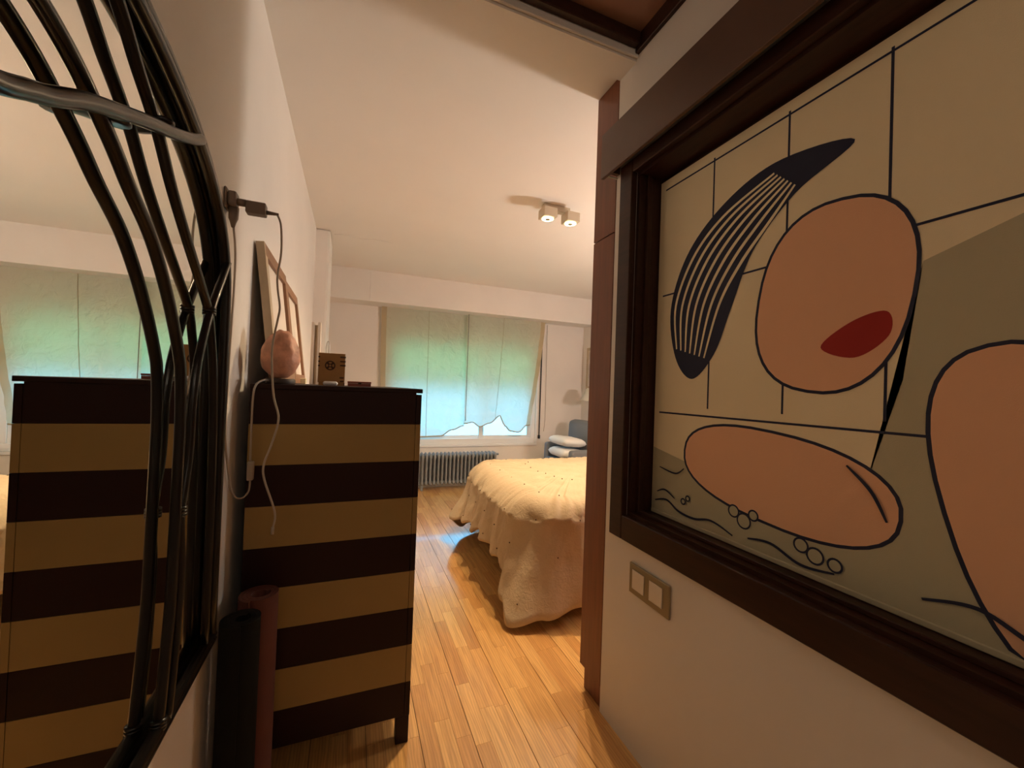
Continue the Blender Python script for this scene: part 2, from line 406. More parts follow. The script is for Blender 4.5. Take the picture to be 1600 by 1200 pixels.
# ------------------------------------------------------------------ exterior
sh = thing('roller_shutter', (1.41, 5.358, 1.84), 'cream roller shutter half lowered outside the bedroom window', 'shutter')
for i in range(9):
    z = 1.84+i*.052
    box('slat', (WX0+.005, 5.352, z), (WX1-.005, 5.364, z+.050), M['shutter'], sh, .003)
aw = bmesh.new()
n = 24; rows = []
for j in range(7):
    t = j/6; row = []
    for i in range(n+1):
        x = WX0+.012+i*(WX1-WX0-.024)/n
        row.append(aw.verts.new((x, 5.385+.03*t, 2.26-.94*t+.006*math.sin(i*1.7)+(.012*math.cos(i*PI/2) if j == 6 else 0))))
    rows.append(row)
for j in range(6):
    for i in range(n): aw.faces.new((rows[j][i], rows[j][i+1], rows[j+1][i+1], rows[j+1][i]))
o = finish('awning', aw, M['awning'], None, True); tag(o, 'green cloth awning glowing through the blinds', 'awning')
md = o.modifiers.new('thickness', 'SOLIDIFY'); md.thickness = .002
o = box('balcony_slab', (-4, 5.5, -.3), (8, 9, -.1), M['terrace']); tag(o, 'pale concrete balcony floor outside the window', 'balcony')

# ------------------------------------------------------------------ blinds
def blind(xl_top, xl_bot, xr_top, xr_bot, hem, root, seams, y0, bandl, bandr):
    """hem: list of (x, z)"""
    def hz(x):
        for (a, za), (b, zb) in zip(hem, hem[1:]):
            if a <= x <= b: t = (x-a)/(b-a); t = t*t*(3-2*t); return za+(zb-za)*t
        return hem[0][1] if x < hem[0][0] else hem[-1][1]
    nx, nz = 70, 80
    def P(u, v):
        zt = 2.29
        xa = xl_top+(xl_bot-xl_top)*v**1.4; xb = xr_top+(xr_bot-xr_top)*v**1.4
        x = xa+(xb-xa)*u
        zb = hz(x); z = zt+(zb-zt)*v
        ny = noise.noise(Vector((x*2.1, z*1.4, y0)))*.022*(.25+v) + (.5-abs(noise.noise(Vector((x*3.2+z*2.2, z*2.6-x*2.4, 3+y0)))))*.030*(.15+v)+noise.noise(Vector((x*9+z*6, z*8-x*5, 3+y0)))*.007*(.2+v)
        ny += .012*max(0, v-.75)*4*math.sin(z*38+3*math.sin(x*5)) * (.6+.4*noise.noise(Vector((x*3, 0, 1))))
        ny += .004*math.cos(u*PI*6)
        return Vector((x, y0+ny, z))
    bands = [(bandl, 1-bandr, 'cloth', 'blind')]
    if bandl: bands.append((0, bandl, 'side_band', 'blind_band'))
    if bandr: bands.append((1-bandr, 1, 'side_band', 'blind_band'))
    for u0, u1, nm, mt in bands:
        k = nx if nm == 'cloth' else 8
        bm = bmesh.new(); g = [[bm.verts.new(P(u0+(u1-u0)*i/k, j/nz)) for i in range(k+1)] for j in range(nz+1)]
        for j in range(nz):
            for i in range(k): bm.faces.new((g[j][i], g[j][i+1], g[j+1][i+1], g[j+1][i]))
        finish(nm, bm, M[mt], root, True)
    # hem roll
    tube('hem', [P(i/40, 1)+Vector((0, -.002, .002)) for i in range(41)], .008, M['blind_band'], root, 6, True, 0)
    for u in seams:
        bm = bmesh.new()
        pts = [P(u, j/60)+Vector((0, -.0025, 0)) for j in range(61)]
        addtube(bm, pts, .0028, 5); finish('seam', bm, M['blind_band'], root, True)
b1 = thing('cloth_blind', (.85, 5.16, .68), 'wide cream cloth blind on the left, hanging low behind the striped chest', 'blind', 'cream window blinds')
blind(.300, .335, 1.392, 1.395, [(.3, .66), (.846, .66), (1.089, .665), (1.237, .745), (1.395, .80)], b1, (.53,), 5.205, .055, 0)
b2 = thing('cloth_blind', (1.9, 5.16, .72), 'cream cloth blind on the right with its lower hem bunched up unevenly', 'blind', 'cream window blinds')
blind(1.378, 1.380, 2.515, 2.33, [(1.39, .83), (1.49, .85), (1.60, .79), (1.73, .84), (1.874, .94), (1.953, .80), (2.04, .73), (2.155, .715), (2.296, .81), (2.6, .9)], b2, (.45,), 5.165, 0, .06)
tube('divider_cord', [(1.384, 5.13, 2.265), (1.385, 5.125, 1.6), (1.386, 5.125, .87)], .004, M['cord_grey'], b2, 6)
st = thing('shutter_strap', (2.55, 5.25, .6), 'black roller shutter strap hanging on the wall right of the window', 'strap')
box('webbing', (2.503, 5.245, .66), (2.519, 5.249, 2.26), M['strap'], st)
box('winder', (2.495, 5.235, .615), (2.527, 5.2595, .665), M['strap'], st, .004)
st.location.x = 2.511
for c in st.children:
    for v in c.data.vertices: v.co.x += 2.55-2.511
tag(tube('pull_cord', [(2.585, 5.245, 2.25), (2.59, 5.24, 1.5), (2.60, 5.25, .95), (2.585, 5.25, .72)], .003, M['cord_white'], None, 6), 'thin white pull cord hanging beside the black strap', 'cord')

# ------------------------------------------------------------------ radiator
rd = thing('radiator', (1.3, 5.15, 0), 'grey cast-iron column radiator on the floor under the window', 'radiator')
def section(x):
    bm = bmesh.new()
    for yy in (5.085, 5.14, 5.195):
        prof = [(.016, .07), (.021, .09), (.0135, .125), (.0135, .38), (.021, .42), (.016, .452), (.006, .466)]
        addlathe(bm, prof, (x, yy, 0), 8)
    addtube(bm, [(x, 5.075, .098), (x, 5.205, .098)], .020, 8); addtube(bm, [(x, 5.075, .43), (x, 5.205, .43)], .020, 8)
    return bm
s0 = None
for i in range(21):
    x = .80+i*.0500
    if s0 is None: s0 = finish('section', section(x), M['radiator'], rd, True); sx = x
    else:
        c = s0.copy(); COL.objects.link(c); c.parent = rd; c.location = (x-sx, 0, 0)
tube('pipe', [(.79, 5.14, .43), (1.82, 5.14, .43)], .012, M['radiator'], rd, 8, True, 0)
tube('pipe', [(.79, 5.14, .098), (1.82, 5.14, .098)], .012, M['radiator'], rd, 8, True, 0)
for x in (.85, 1.75): box('foot', (x-.015, 5.08, 0.0005), (x+.015, 5.20, .08), M['radiator'], rd, .004)
lathe('valve', [(.006, 0), (.014, .005), (.014, .03), (.007, .035)], (1.835, 5.14, .43), M['radiator'], rd, 10, 'x')

# ------------------------------------------------------------------ bed and duvet
bd = thing('bed', (1.9, 2.8, 0), 'bed under a cream duvet with its foot end toward the striped chest', 'bed')
box('base', (1.13, 2.18, .235), (2.98, 3.40, .32), M['bed_wood'], bd, .01)
subsurf(box('mattress', (1.12, 2.17, .322), (2.98, 3.41, .57), M['mattress'], bd, .04, 3), 1)
for x in (1.2, 2.88):
    for y in (2.26, 3.32): lathe('leg', [(.022, .0005), (.028, .02), (.034, .236)], (x, y, 0), M['bed_wood'], bd, 14)
box('headboard', (2.985, 2.1, .0005), (3.06, 3.5, 1.05), M['grey_fabric'], bd, .03, 3)

def duvet():
    XF, YN, YF, XH, RC = 1.12, 2.165, 3.40, 2.62, .13
    ZT = .668
    path = []   # (pos, normal, tagcoord)
    N1, N2, NC = 80, 110, 44
    for i in range(N1): path.append((Vector((XH-(XH-XF-RC)*i/N1, YN, 0)), Vector((0, -1, 0))))
    for i in range(NC):
        a = -PI/2-(PI/2)*i/NC; d = Vector((math.cos(a), math.sin(a), 0)); path.append((Vector((XF+RC, YN+RC, 0))+d*RC, d))
    for i in range(N2): path.append((Vector((XF, YN+RC+(YF-YN-2*RC)*i/N2, 0)), Vector((-1, 0, 0))))
    for i in range(NC):
        a = PI-(PI/2)*i/NC; d = Vector((math.cos(a), math.sin(a), 0)); path.append((Vector((XF+RC, YF-RC, 0))+d*RC, d))
    for i in range(N1+1): path.append((Vector((XF+RC+(XH-XF-RC)*i/N1, YF, 0)), Vector((0, 1, 0))))
    def key(tab, x):
        if x <= tab[0][0]: return tab[0][1:]
        for a, b in zip(tab, tab[1:]):
            if x <= b[0]:
                t = (x-a[0])/(b[0]-a[0]); t = t*t*(3-2*t)
                return tuple(a[i]+(b[i]-a[i])*t for i in range(1, len(a)))
        return tab[-1][1:]
    # arc position -> (hem height, flare)
    L = [0]
    for a, b in zip(path, path[1:]): L.append(L[-1]+(b[0]-a[0]).length)
    sN = L[N1]; sC1 = L[N1+NC]; sF = L[N1+NC+N2]; sC2 = L[N1+NC+N2+NC]; sE = L[-1]
    tab = [(0, .34, .03, .125, 80), (sN-.75, .28, .03, .125, 80), (sN-.35, .21, .03, .125, 80), (sN-.12, .15, .04, .13, 80), (sN+.0, .105, .06, .14, 79), ((sN+sC1)/2-.02, .050, .15, .16, 76), ((sN+sC1)/2+.03, .016, .255, .18, 74), (sC1-.036, .10, .15, .20, 71), (sC1-.004, .215, .045, .21, 69),
           (sC1+.06, .235, .035, .22, 67), (sC1+.25, .24, .04, .23, 66), (sC1+.45, .285, .05, .23, 66), (sC1+.60, .245, .06, .22, 67), (sC1+.75, .255, .07, .21, 68), (sF-.05, .22, .09, .20, 70), (sF+.03, .21, .16, .19, 72), ((sF+sC2)/2, .05, .12, .17, 74), (sC2+.1, .04, .06, .14, 78), (sE, .2, .04, .125, 80)]
    NT, NSH, NS = 30, 16, 34
    rows = []
    def fold(s):
        return .55*math.sin(s*24+1.5*math.sin(s*6))+.35*math.sin(s*47+2*math.sin(s*9.0)+1)+.5*noise.noise(Vector((s*9, 1.7, 0)))
    for idx, (p, nrm) in enumerate(path):
        s = L[idx]; h, fl_, RS, AM = key(tab, s); AM = math.radians(AM)
        sp = Vector((min(max(p.x, XF+.55), XH), 2.8, 0))
        col = []
        for k in range(NT):
            q = sp.lerp(p, k/NT)
            e = (k/NT)
            z = ZT+.022*(1-e**3)
            z += .020*noise.noise(Vector((q.x*3.2, q.y*3.2, 0)))*(.4+e*.6)+.010*noise.noise(Vector((q.x*9, q.y*9, 4)))
            # puckers around tuft points
            gx = (q.x*4.2) % 1-.5; gy = (q.y*4.2+.3*math.floor(q.x*4.2)) % 1-.5
            z -= .016*math.exp(-(gx*gx+gy*gy)*40)
            z += .016*e**3*noise.noise(Vector((s*24, 0, 3)))+.010*e**3*noise.noise(Vector((s*50, 0, 13)))
            col.append(Vector((q.x, q.y, z)))
        for k in range(NSH):
            a = AM*k/NSH
            q = p+nrm*(RS*math.sin(a)); z = ZT-RS*(1-math.cos(a))
            w = k/NSH
            q += nrm*(.010*noise.noise(Vector((s*46, w*1.0, 21)))*(.3+w)+.020*noise.noise(Vector((s*20, w*1.3, 7)))*(.5+w)+.013*fold(s)*w)
            z += .016*noise.noise(Vector((s*24, w*.8, 3)))+.010*noise.noise(Vector((s*50, w*.9, 13)))
            col.append(Vector((q.x, q.y, z)))
        zb = ZT-RS*(1-math.cos(AM)); qb = p+nrm*(RS*math.sin(AM))
        for k in range(NS+1):
            t = k/NS
            z = zb+(h+.012*math.sin(s*31)-zb)*t
            drop = (zb-z)
            q = qb+nrm*(fl_*t**1.5+(.013+.018*t)*fold(s)+.010*noise.noise(Vector((s*15, t*2.2, 11)))+.006*noise.noise(Vector((s*40, t*5, 2))))
            # the hem turns under a little
            if t > .94: q -= nrm*.018*((t-.94)/.06)
            col.append(Vector((q.x, q.y, max(z, .012))))
        rows.append(col)
    bm = bmesh.new(); g = [[bm.verts.new(v) for v in c] for c in rows]
    for i in range(len(g)-1):
        for k in range(len(g[0])-1):
            try: bm.faces.new((g[i][k], g[i+1][k], g[i+1][k+1], g[i][k+1]))
            except ValueError: pass
    bmesh.ops.remove_doubles(bm, verts=bm.verts, dist=.0005)
    root = thing('duvet', (1.9, 2.8, .012), 'cream quilted duvet with dark knots draped over the bed to the floor', 'duvet')
    o = finish('cover', bm, M['duvet'], root, True)
    md = o.modifiers.new('thickness', 'SOLIDIFY'); md.thickness = .014; md.offset = -1
    # tuft knots, following the drape
    bm = bmesh.new(); tot = len(rows[0])
    for i in range(26, len(rows)-70, 27):
        for j, k in enumerate(range(17, tot-4, 14)):
            ii = i+(13 if j % 2 else 0)
            if ii < len(rows):
                p = rows[ii][k]; n = (path[ii][1]+Vector((0, 0, .6))).normalized()*.004 if k > NT else Vector((0, 0, .004))
                bmesh.ops.create_icosphere(bm, subdivisions=1, radius=.0045, matrix=Matrix.Translation(p+n))
    finish('knots', bm, M['knot'], root, True)['kind'] = 'stuff'
duvet()

# ------------------------------------------------------------------ armchair, pillows, lamp and picture in the far corner
ac = thing('armchair', (2.75, 4.58, 0), 'grey upholstered armchair in the far corner holding white pillows', 'armchair')
def cushion(name, a, b, m, parent=None, bev=.05, lvl=1):
    o = box(name, a, b, m, parent, bev, 3); subsurf(o, lvl); return o
cushion('seat', (2.42, 4.30, .12), (2.86, 4.88, .44), M['grey_fabric'], ac, .04)
cushion('backrest', (2.80, 4.20, .10), (3.00, 4.99, .93), M['grey_fabric'], ac, .09)
cushion('armrest', (2.45, 4.86, .10), (2.84, 4.985, .62), M['grey_fabric'], ac, .05)
cushion('armrest', (2.45, 4.20, .10), (2.84, 4.325, .60), M['grey_fabric'], ac, .05)
for x in (2.5, 2.94):
    for y in (4.28, 4.92): lathe('leg', [(.012, .0005), (.02, .13)], (x, y, 0), M['bed_wood'], ac, 10)
def pillow(name, c, size, rot, label):
    bm = bmesh.new(); n = 14
    for sgn in (1, -1):
        g = []
        for j in range(n+1):
            r = []
            for i in range(n+1):
                u = i/n*2-1; v = j/n*2-1
                h = sgn*size[2]/2*((1-u**4)*(1-v**4))**.55
                pin = 1-.07*(u*u*v*v)
                r.append(bm.verts.new((u*size[0]/2*pin, v*size[1]/2*pin, h+.006*noise.noise(Vector((u*3, v*3, sgn+c[2]))))))
            g.append(r)
        for j in range(n):
            for i in range(n): bm.faces.new((g[j][i], g[j][i+1], g[j+1][i+1], g[j+1][i]))
    bmesh.ops.remove_doubles(bm, verts=bm.verts, dist=.0135)
    R = (Matrix.Rotation(rot[2], 4, 'Z') @ Matrix.Rotation(rot[1], 4, 'Y') @ Matrix.Rotation(rot[0], 4, 'X'))
    bmesh.ops.transform(bm, matrix=Matrix.Translation(c) @ R, verts=bm.verts)
    return tag(finish(name, bm, M['pillow'], None, True), label, 'pillow', 'pillows on the armchair')
pillow('pillow', (2.605, 4.595, .515), (.36, .47, .13), (0, .06, 0), 'white pillow lying lowest on the grey armchair seat')
pillow('pillow', (2.605, 4.595, .662), (.36, .46, .12), (.0, .10, .03), 'off-white pillow resting on top of another on the grey armchair')
ls = thing('wall_lamp', (3.18, 4.72, 1.19), 'wall lamp with a conical linen shade above the armchair', 'lamp')
bm = bmesh.new(); c = (3.03, 4.72, 1.19)
rings = []
for r, h in ((.155, 0), (.157, .006), (.065, .17), (.062, .17), (.150, .004), (.152, 0)):
    rings.append([bm.verts.new((c[0]+r*math.cos(2*PI*k/28), c[1]+r*math.sin(2*PI*k/28), c[2]+h)) for k in range(28)])
for i in range(5):
    for k in range(28): bm.faces.new((rings[i][k], rings[i][(k+1)%28], rings[i+1][(k+1)%28], rings[i+1][k]))
finish('lamp_shade', bm, M['shade'], ls, True)
tube('arm', [(3.198, 4.72, 1.26), (3.12, 4.72, 1.26), (3.03, 4.72, 1.26), (3.03, 4.72, 1.20)], .007, M['steel'], ls, 8)
lathe('bulb', [(.008, -.06), (.02, -.05), (.026, -.02), (.014, .02)], (3.03, 4.72, 1.215), M['white_plastic'], ls, 12)
lathe('wall_plate', [(.04, 0), (.04, .012), (.02, .02)], (3.178, 4.72, 1.26), M['steel'], ls, 14, 'x')
pf = thing('framed_picture', (3.19, 4.85, 1.35), 'wood-framed picture on the bedroom wall above the conical lamp', 'picture')
for a, b in (((3.178, 4.50, 1.35), (3.199, 5.12, 1.39)), ((3.178, 4.50, 1.91), (3.199, 5.12, 1.95)), ((3.178, 4.50, 1.39), (3.199, 4.54, 1.91)), ((3.178, 5.08, 1.39), (3.199, 5.12, 1.91))):
    box('frame_bar', a, b, M['light_wood'], pf, .003)
box('print', (3.188, 4.54, 1.39), (3.197, 5.08, 1.91), M['print'], pf)

# ------------------------------------------------------------------ ceiling spotlight
sl = thing('ceiling_spotlight', (1.31, 2.55, 2.53), 'twin-head ceiling spotlight with two lit square lamps', 'spotlight')
box('mounting_bar', (1.21, 2.565, 2.588), (1.415, 2.62, ZC-.0005), M['lamp_metal'], sl, .002)
box('cover_plate', (1.29, 2.545, 2.580), (1.335, 2.60, 2.588), M['lamp_metal'], sl, .001)
for hx in (1.222, 1.402):
    cz = 2.532; yc = 2.535; hs = .050
    hd = bmesh.new()
    addbox(hd, (hx-hs, yc-hs, cz-.030), (hx+hs, yc+hs, cz+.036), .003)
    hd = finish('lamp_head', hd, M['lamp_metal'], sl)
    lathe('lens', [(.041, -.001), (.041, .0), (.036, .002)], (hx, yc, cz-.033), M['lens'], hd, 24)
    lathe('reflector_ring', [(.016, -.004), (.018, .0)], (hx, yc, cz-.0345), M['steel'], hd, 20)
    lathe('swivel', [(.012, 0), (.012, .022)], (hx, 2.575, cz+.036), M['burnt'], hd, 12)
    ld = bpy.data.lights.new('spot_light', 'SPOT'); ld.energy = SPOT_POWER; ld.color = SPOT_COLOR
    ld.spot_size = math.radians(150); ld.spot_blend = .6; ld.shadow_soft_size = .022
    lo = bpy.data.objects.new('spot_light', ld); COL.objects.link(lo); lo.location = (hx, yc, cz-.045)
    lo.rotation_euler = (0, 0, 0)

# ------------------------------------------------------------------ added fill lamps: uplighter in the hidden bedroom corner, corridor lamp behind the viewer
ul = thing('fill_uplighter', (2.95, 1.74, 0), 'added floor uplighter, out of view by the wardrobe, brightening the bedroom', 'lamp')  # added lamp, out of view, lifts the bedroom ceiling and walls
lathe('foot', [(.14, .0005), (.14, .015), (.03, .03)], (2.95, 1.74, 0), M['steel'], ul, 24)
lathe('pole', [(.012, .03), (.012, 1.35)], (2.95, 1.74, 0), M['steel'], ul, 12)
bm = bmesh.new(); rings = []
for r, h in ((.02, 1.35), (.08, 1.38), (.14, 1.45), (.136, 1.45), (.076, 1.386), (.016, 1.362)):
    rings.append([bm.verts.new((2.95+r*math.cos(2*PI*k/28), 1.74+r*math.sin(2*PI*k/28), h)) for k in range(28)])
for i in range(5):
    for k in range(28): bm.faces.new((rings[i][k], rings[i][(k+1)%28], rings[i+1][(k+1)%28], rings[i+1][k]))
finish('bowl', bm, M['lamp_metal'], ul, True)
ld = bpy.data.lights.new('uplighter_fill_light', 'POINT'); ld.energy = UPLIGHT_FILL_POWER; ld.color = (1.0, .93, .84); ld.shadow_soft_size = .11
lo = bpy.data.objects.new('uplighter_fill_light', ld); COL.objects.link(lo); lo.location = (2.95, 1.74, 1.47)
cl = thing('corridor_fill_lamp', (.3, -1.3, 2.5), 'added round ceiling lamp behind the viewer, brightening the corridor', 'lamp')  # added lamp behind the camera, lifts the dim corridor
lathe('base_plate', [(.09, 0), (.09, .02)], (.3, -1.3, ZC+.0395), M['white'], cl, 24)
lathe('fill_globe', [(.03, 0), (.09, .02), (.13, .07), (.13, .11), (.08, .165)], (.3, -1.3, ZC-.126), emat('fill_globe_glow', (1.0, .80, .58), 1.0), cl, 28)
ld = bpy.data.lights.new('corridor_fill_light', 'POINT'); ld.energy = CORRIDOR_FILL_POWER; ld.color = (1.0, .84, .66); ld.shadow_soft_size = .15
lo = bpy.data.objects.new('corridor_fill_light', ld); COL.objects.link(lo); lo.location = (.3, -1.3, ZC-.30)

# ------------------------------------------------------------------ striped chest
CX0, CX1, CY0, CY1, CZ = -.304, .240, 1.513, 2.66, 1.290
ch = thing('chest_of_drawers', ((CX0+CX1)/2, (CY0+CY1)/2, 0), 'tall chest of drawers painted in dark brown and ochre beige stripes', 'chest of drawers')
box('top', (CX0, CY0-.004, 1.2745), (CX1+.003, CY1, CZ), M['mahogany'], ch, .0015)
box('carcass', (CX0+.012, CY0+.012, .10), (CX1-.018, CY1-.012, 1.2742), M['mahogany'], ch)
bz = [1.269, 1.160, 1.0255, .8925, .758, .624, .489, .356, .222, .10]
for i in range(9):
    m = M['mahogany'] if i % 2 == 0 else M['beige_paint']
    zt, zb = bz[i]-.0004, bz[i+1]+.0004
    xs = CX1-.019
    box('side_panel', (CX0, CY0, zb), (xs-.0006, CY0+.0118, (1.2743 if i == 0 else zt)), m, ch, .0006)
    box('stile', (xs+.0006, CY0, zb), (CX1, CY0+.022, zt), m, ch, .0006)
    for j in range(2):
        ya = CY0+.024+j*.555
        box('drawer_front', (CX1-.017, ya, zb+.001), (CX1-.001, ya+.552, zt-.001), m, ch, .001)
for x in (CX0+.001, CX1-.046):
    for y in (CY0+.001, CY1-.047): box('leg', (x, y, .0005), (x+.045, y+.045, .0998), M['mahogany'], ch, .002)

# ------------------------------------------------------------------ things on the chest
TZ = CZ+.0006
# salt lamp
sl2 = thing('salt_lamp', (-.229, 1.574, TZ), 'pinkish rock salt lamp standing on the near end of the chest', 'lamp')
bm = bmesh.new(); bmesh.ops.create_icosphere(bm, subdivisions=4, radius=1)
for v in bm.verts:
    d = v.co.copy(); k = 1+.10*noise.noise(d*1.6)+.05*noise.noise(d*4.2)+.02*noise.noise(d*9)
    tz = d.z; w = .060*(1-.16*tz-.10*tz*tz)
    v.co = Vector((-.229+d.x*w*k, 1.574+d.y*w*.86*k, TZ+.102+d.z*.082*k))
    v.co.z = max(v.co.z, TZ+.018)
finish('salt_rock', bm, M['salt'], sl2, True)
lathe('base', [(.044, 0), (.046, .004), (.046, .014), (.042, .019)], (-.229, 1.574, TZ), M['salt_base'], sl2, 24)
tube('cord', [(-.255, 1.545, TZ+.008), (-.268, 1.52, TZ+.012), (-.285, 1.494, 1.285), (-.2905, 1.49, 1.24), (-.291, 1.49, 1.12), (-.290, 1.49, 1.045)], .0032, M['cord_white'], sl2, 6)
box('inline_switch', (-.297, 1.478, .985), (-.279, 1.500, 1.045), M['cord_white'], sl2, .004, 2)
tube('cord', [(-.288, 1.49, .986), (-.291, 1.488, .95), (-.307, 1.48, .932), (-.325, 1.465, .947), (-.331, 1.43, 1.01), (-.332, 1.375, 1.141), (-.332, 1.376, 1.287), (-.332, 1.385, 1.435), (-.332, 1.395, 1.568), (-.328, 1.375, 1.665), (-.322, 1.322, 1.72)], .0030, M['cord_white'], sl2, 6)
lathe('plug', [(.004, -.045), (.008, -.03), (.012, -.02), (.013, .01)], (-.322, 1.316, 1.763), M['cord_grey'], sl2, 10)

# framed pictures leaning on the wall
def leaning(name, y0, y1, h, xt, xb, th, mt, label, sw=.035):
    r = thing(name, ((xb+xt)/2, (y0+y1)/2, TZ), label, 'picture frame', 'frames leaning on the chest')
    s = Vector((xt-xb, 0, h)).normalized(); nrm = Vector((s.z, 0, -s.x)); B = Vector((xb, 0, TZ+th*nrm.z+.0004))
    Lh = h/s.z
    def slab(nm, ya, yb, a, b, t0, t1, m):
        pts = [Vector((0, ya, 0))+B+s*a+nrm*t0, Vector((0, ya, 0))+B+s*a+nrm*t1, Vector((0, ya, 0))+B+s*b+nrm*t1, Vector((0, ya, 0))+B+s*b+nrm*t0]
        prism(nm, pts, (0, yb-ya, 0), M[m], r)
    slab('bottom_rail', y0, y1, 0, sw, -th, 0, 'brown_frame'); slab('top_rail', y0+(.012 if mt == 'light_wood' else 0), y1, Lh-sw, Lh, -th, 0, 'brown_frame')
    slab('stile', y0, y0+sw, sw, Lh-sw, -th, 0, mt); slab('stile', y1-sw, y1, sw, Lh-sw, -th, 0, 'brown_frame')
    if mt == 'light_wood': slab('lit_edge_cap', y0, y0+.0118, Lh-sw, Lh, -th, 0, mt)  # pale near edge paints the light it catches; other rails stay brown
    slab('picture', y0+sw, y1-sw, sw, Lh-sw, -th+.003, -.012, 'mount')
    return r
leaning('picture_frame', 1.648, 2.150, .498, -.309, -.248, .026, 'light_wood', 'large picture frame, near edge coloured as lit, leaning on the wall behind the salt lamp', .045)
leaning('picture_frame', 2.175, 2.60, .485, -.312, -.250, .022, 'brown_frame', 'brown wooden picture frame leaning on the wall at the far end of the chest', .045)
pbr = thing('narrow_frame', (-.19, 2.42, TZ), 'narrow pale upright wooden frame standing beside the small plywood box', 'frame')
box('upright', (-.214, 2.40, TZ), (-.199, 2.425, 1.625), M['mount'], pbr, .002)
box('upright', (-.184, 2.40, TZ), (-.168, 2.425, 1.625), M['mount'], pbr, .002)
box('backing', (-.1988, 2.412, TZ), (-.1842, 2.42, 1.61), M['light_wood'], pbr)
tag(box('cream_block', (-.262, 2.36, TZ), (-.226, 2.39, TZ+.03), M['cream_block'], None, .003), 'small cream block lying on the chest below the leaning frames', 'block')

# laser-cut plywood box
wb = thing('plywood_box', (-.077, 1.78, TZ), 'small plywood box with a dark round emblem standing on the chest', 'box')
bx0, bx1, by0, by1, bh = -.127, -.030, 1.75, 1.81, .128
box('body', (bx0+.003, by0+.003, TZ), (bx1-.003, by1, TZ+bh-.003), M['ply'], wb)
box('front_panel', (bx0, by0, TZ+.012), (bx1, by0+.0029, TZ+bh), M['ply'], wb, .001)
for (a, b, z) in ((bx0-.001, bx0+.007, .108), (bx0-.001, bx0+.007, .09), (bx0-.001, bx0+.007, .073), (bx1-.020, bx1+.002, .110), (bx1-.020, bx1+.002, .093), (bx1-.020, bx1+.002, .077), (bx1-.020, bx1-.002, .028), (bx1-.018, bx1-.002, .014)):
    box('joint_tab', (a, by0-.0008, TZ+z), (b, by0+.006, TZ+z+.008), M['burnt'], wb, .002)
box('edge_strip', (bx1-.0028, by0+.001, TZ), (bx1+.0004, by0+.006, TZ+bh-.01), M['burnt'], wb)
ec = ((bx0+bx1)/2-.006, by0-.0006, TZ+.079)
bm = bmesh.new()
for r0, r1 in ((.0145, .019), (.004, .0075)):
    A = [bm.verts.new((ec[0]+r0*math.cos(2*PI*k/28), ec[1], ec[2]+r0*math.sin(2*PI*k/28))) for k in range(28)]
    B = [bm.verts.new((ec[0]+r1*math.cos(2*PI*k/28), ec[1], ec[2]+r1*math.sin(2*PI*k/28))) for k in range(28)]
    for k in range(28): bm.faces.new((A[k], A[(k+1)%28], B[(k+1)%28], B[k]))
for a in (PI/4, 3*PI/4, 5*PI/4, 7*PI/4):
    d = Vector((math.cos(a), 0, math.sin(a))); t = Vector((-d.z, 0, d.x)); C0 = Vector(ec)
    bm.faces.new([bm.verts.new(C0+d*.007-t*.003), bm.verts.new(C0+d*.0147-t*.0045), bm.verts.new(C0+d*.0147+t*.0045), bm.verts.new(C0+d*.007+t*.003)])
ret = bmesh.ops.extrude_face_region(bm, geom=list(bm.faces)); bmesh.ops.translate(bm, vec=(0, .0008, 0), verts=[e for e in ret['geom'] if isinstance(e, bmesh.types.BMVert)])
finish('emblem', bm, M['burnt'], wb)['label'] = 'dark ring emblem with a four-pointed star'
tag(box('white_case', (-.107, 1.722, TZ), (-.054, 1.744, TZ+.0165), M['white_plastic'], None, .0078, 4, True), 'small white rounded case lying in front of the plywood box', 'case')
rb = thing('red_box', (.028, 1.80, TZ), 'flat brick-red box lying on the chest right of the plywood box', 'box')
box('tray', (-.018, 1.78, TZ), (.072, 1.85, TZ+.012), M['red_box'], rb, .001)
box('lid', (-.019, 1.779, TZ+.0125), (.073, 1.851, TZ+.020), M['red_box'], rb, .001)
box('clasp', (.022, 1.777, TZ+.009), (.034, 1.7785, TZ+.016), M['burnt'], rb)
tag(tube('wire_loop', [(-.108, 1.83, TZ+.002), (-.107, 1.83, TZ+.10), (-.105, 1.83, TZ+.165), (-.099, 1.83, TZ+.182), (-.094, 1.83, TZ+.165), (-.096, 1.83, TZ+.10), (-.097, 1.83, TZ+.002)], .0016, M['steel'], None, 6), 'thin bent steel wire loop rising behind the plywood box', 'wire')

# ------------------------------------------------------------------ wall socket adapter and hanging cable
ad = thing('plug_adapter', (-.30, 1.31, 1.78), 'grey multi-plug adapter sticking out of the wall beside the mirror', 'adapter')
box('wall_socket', (XL+.0005, 1.285, 1.762), (-.333, 1.335, 1.818), M['cord_grey'], ad, .003)
box('adapter_block', (-.333, 1.292, 1.772), (-.312, 1.328, 1.812), M['cord_grey'], ad, .006, 2)
lathe('adapter_neck', [(.010, 0), (.010, .02)], (-.312, 1.31, 1.788), M['cord_grey'], ad, 12, 'x')
cb = thing('hanging_cable', (-.21, 1.31, .87), 'grey-beige cable with a plug dangling in front of the striped chest', 'cable')
box('plug', (-.2915, 1.295, 1.760), (-.243, 1.325, 1.794), M['cord_grey'], cb, .004, 2)
lathe('strain_relief', [(.006, 0), (.0035, .03)], (-.243, 1.31, 1.772), M['cord_grey'], cb, 10, 'x')
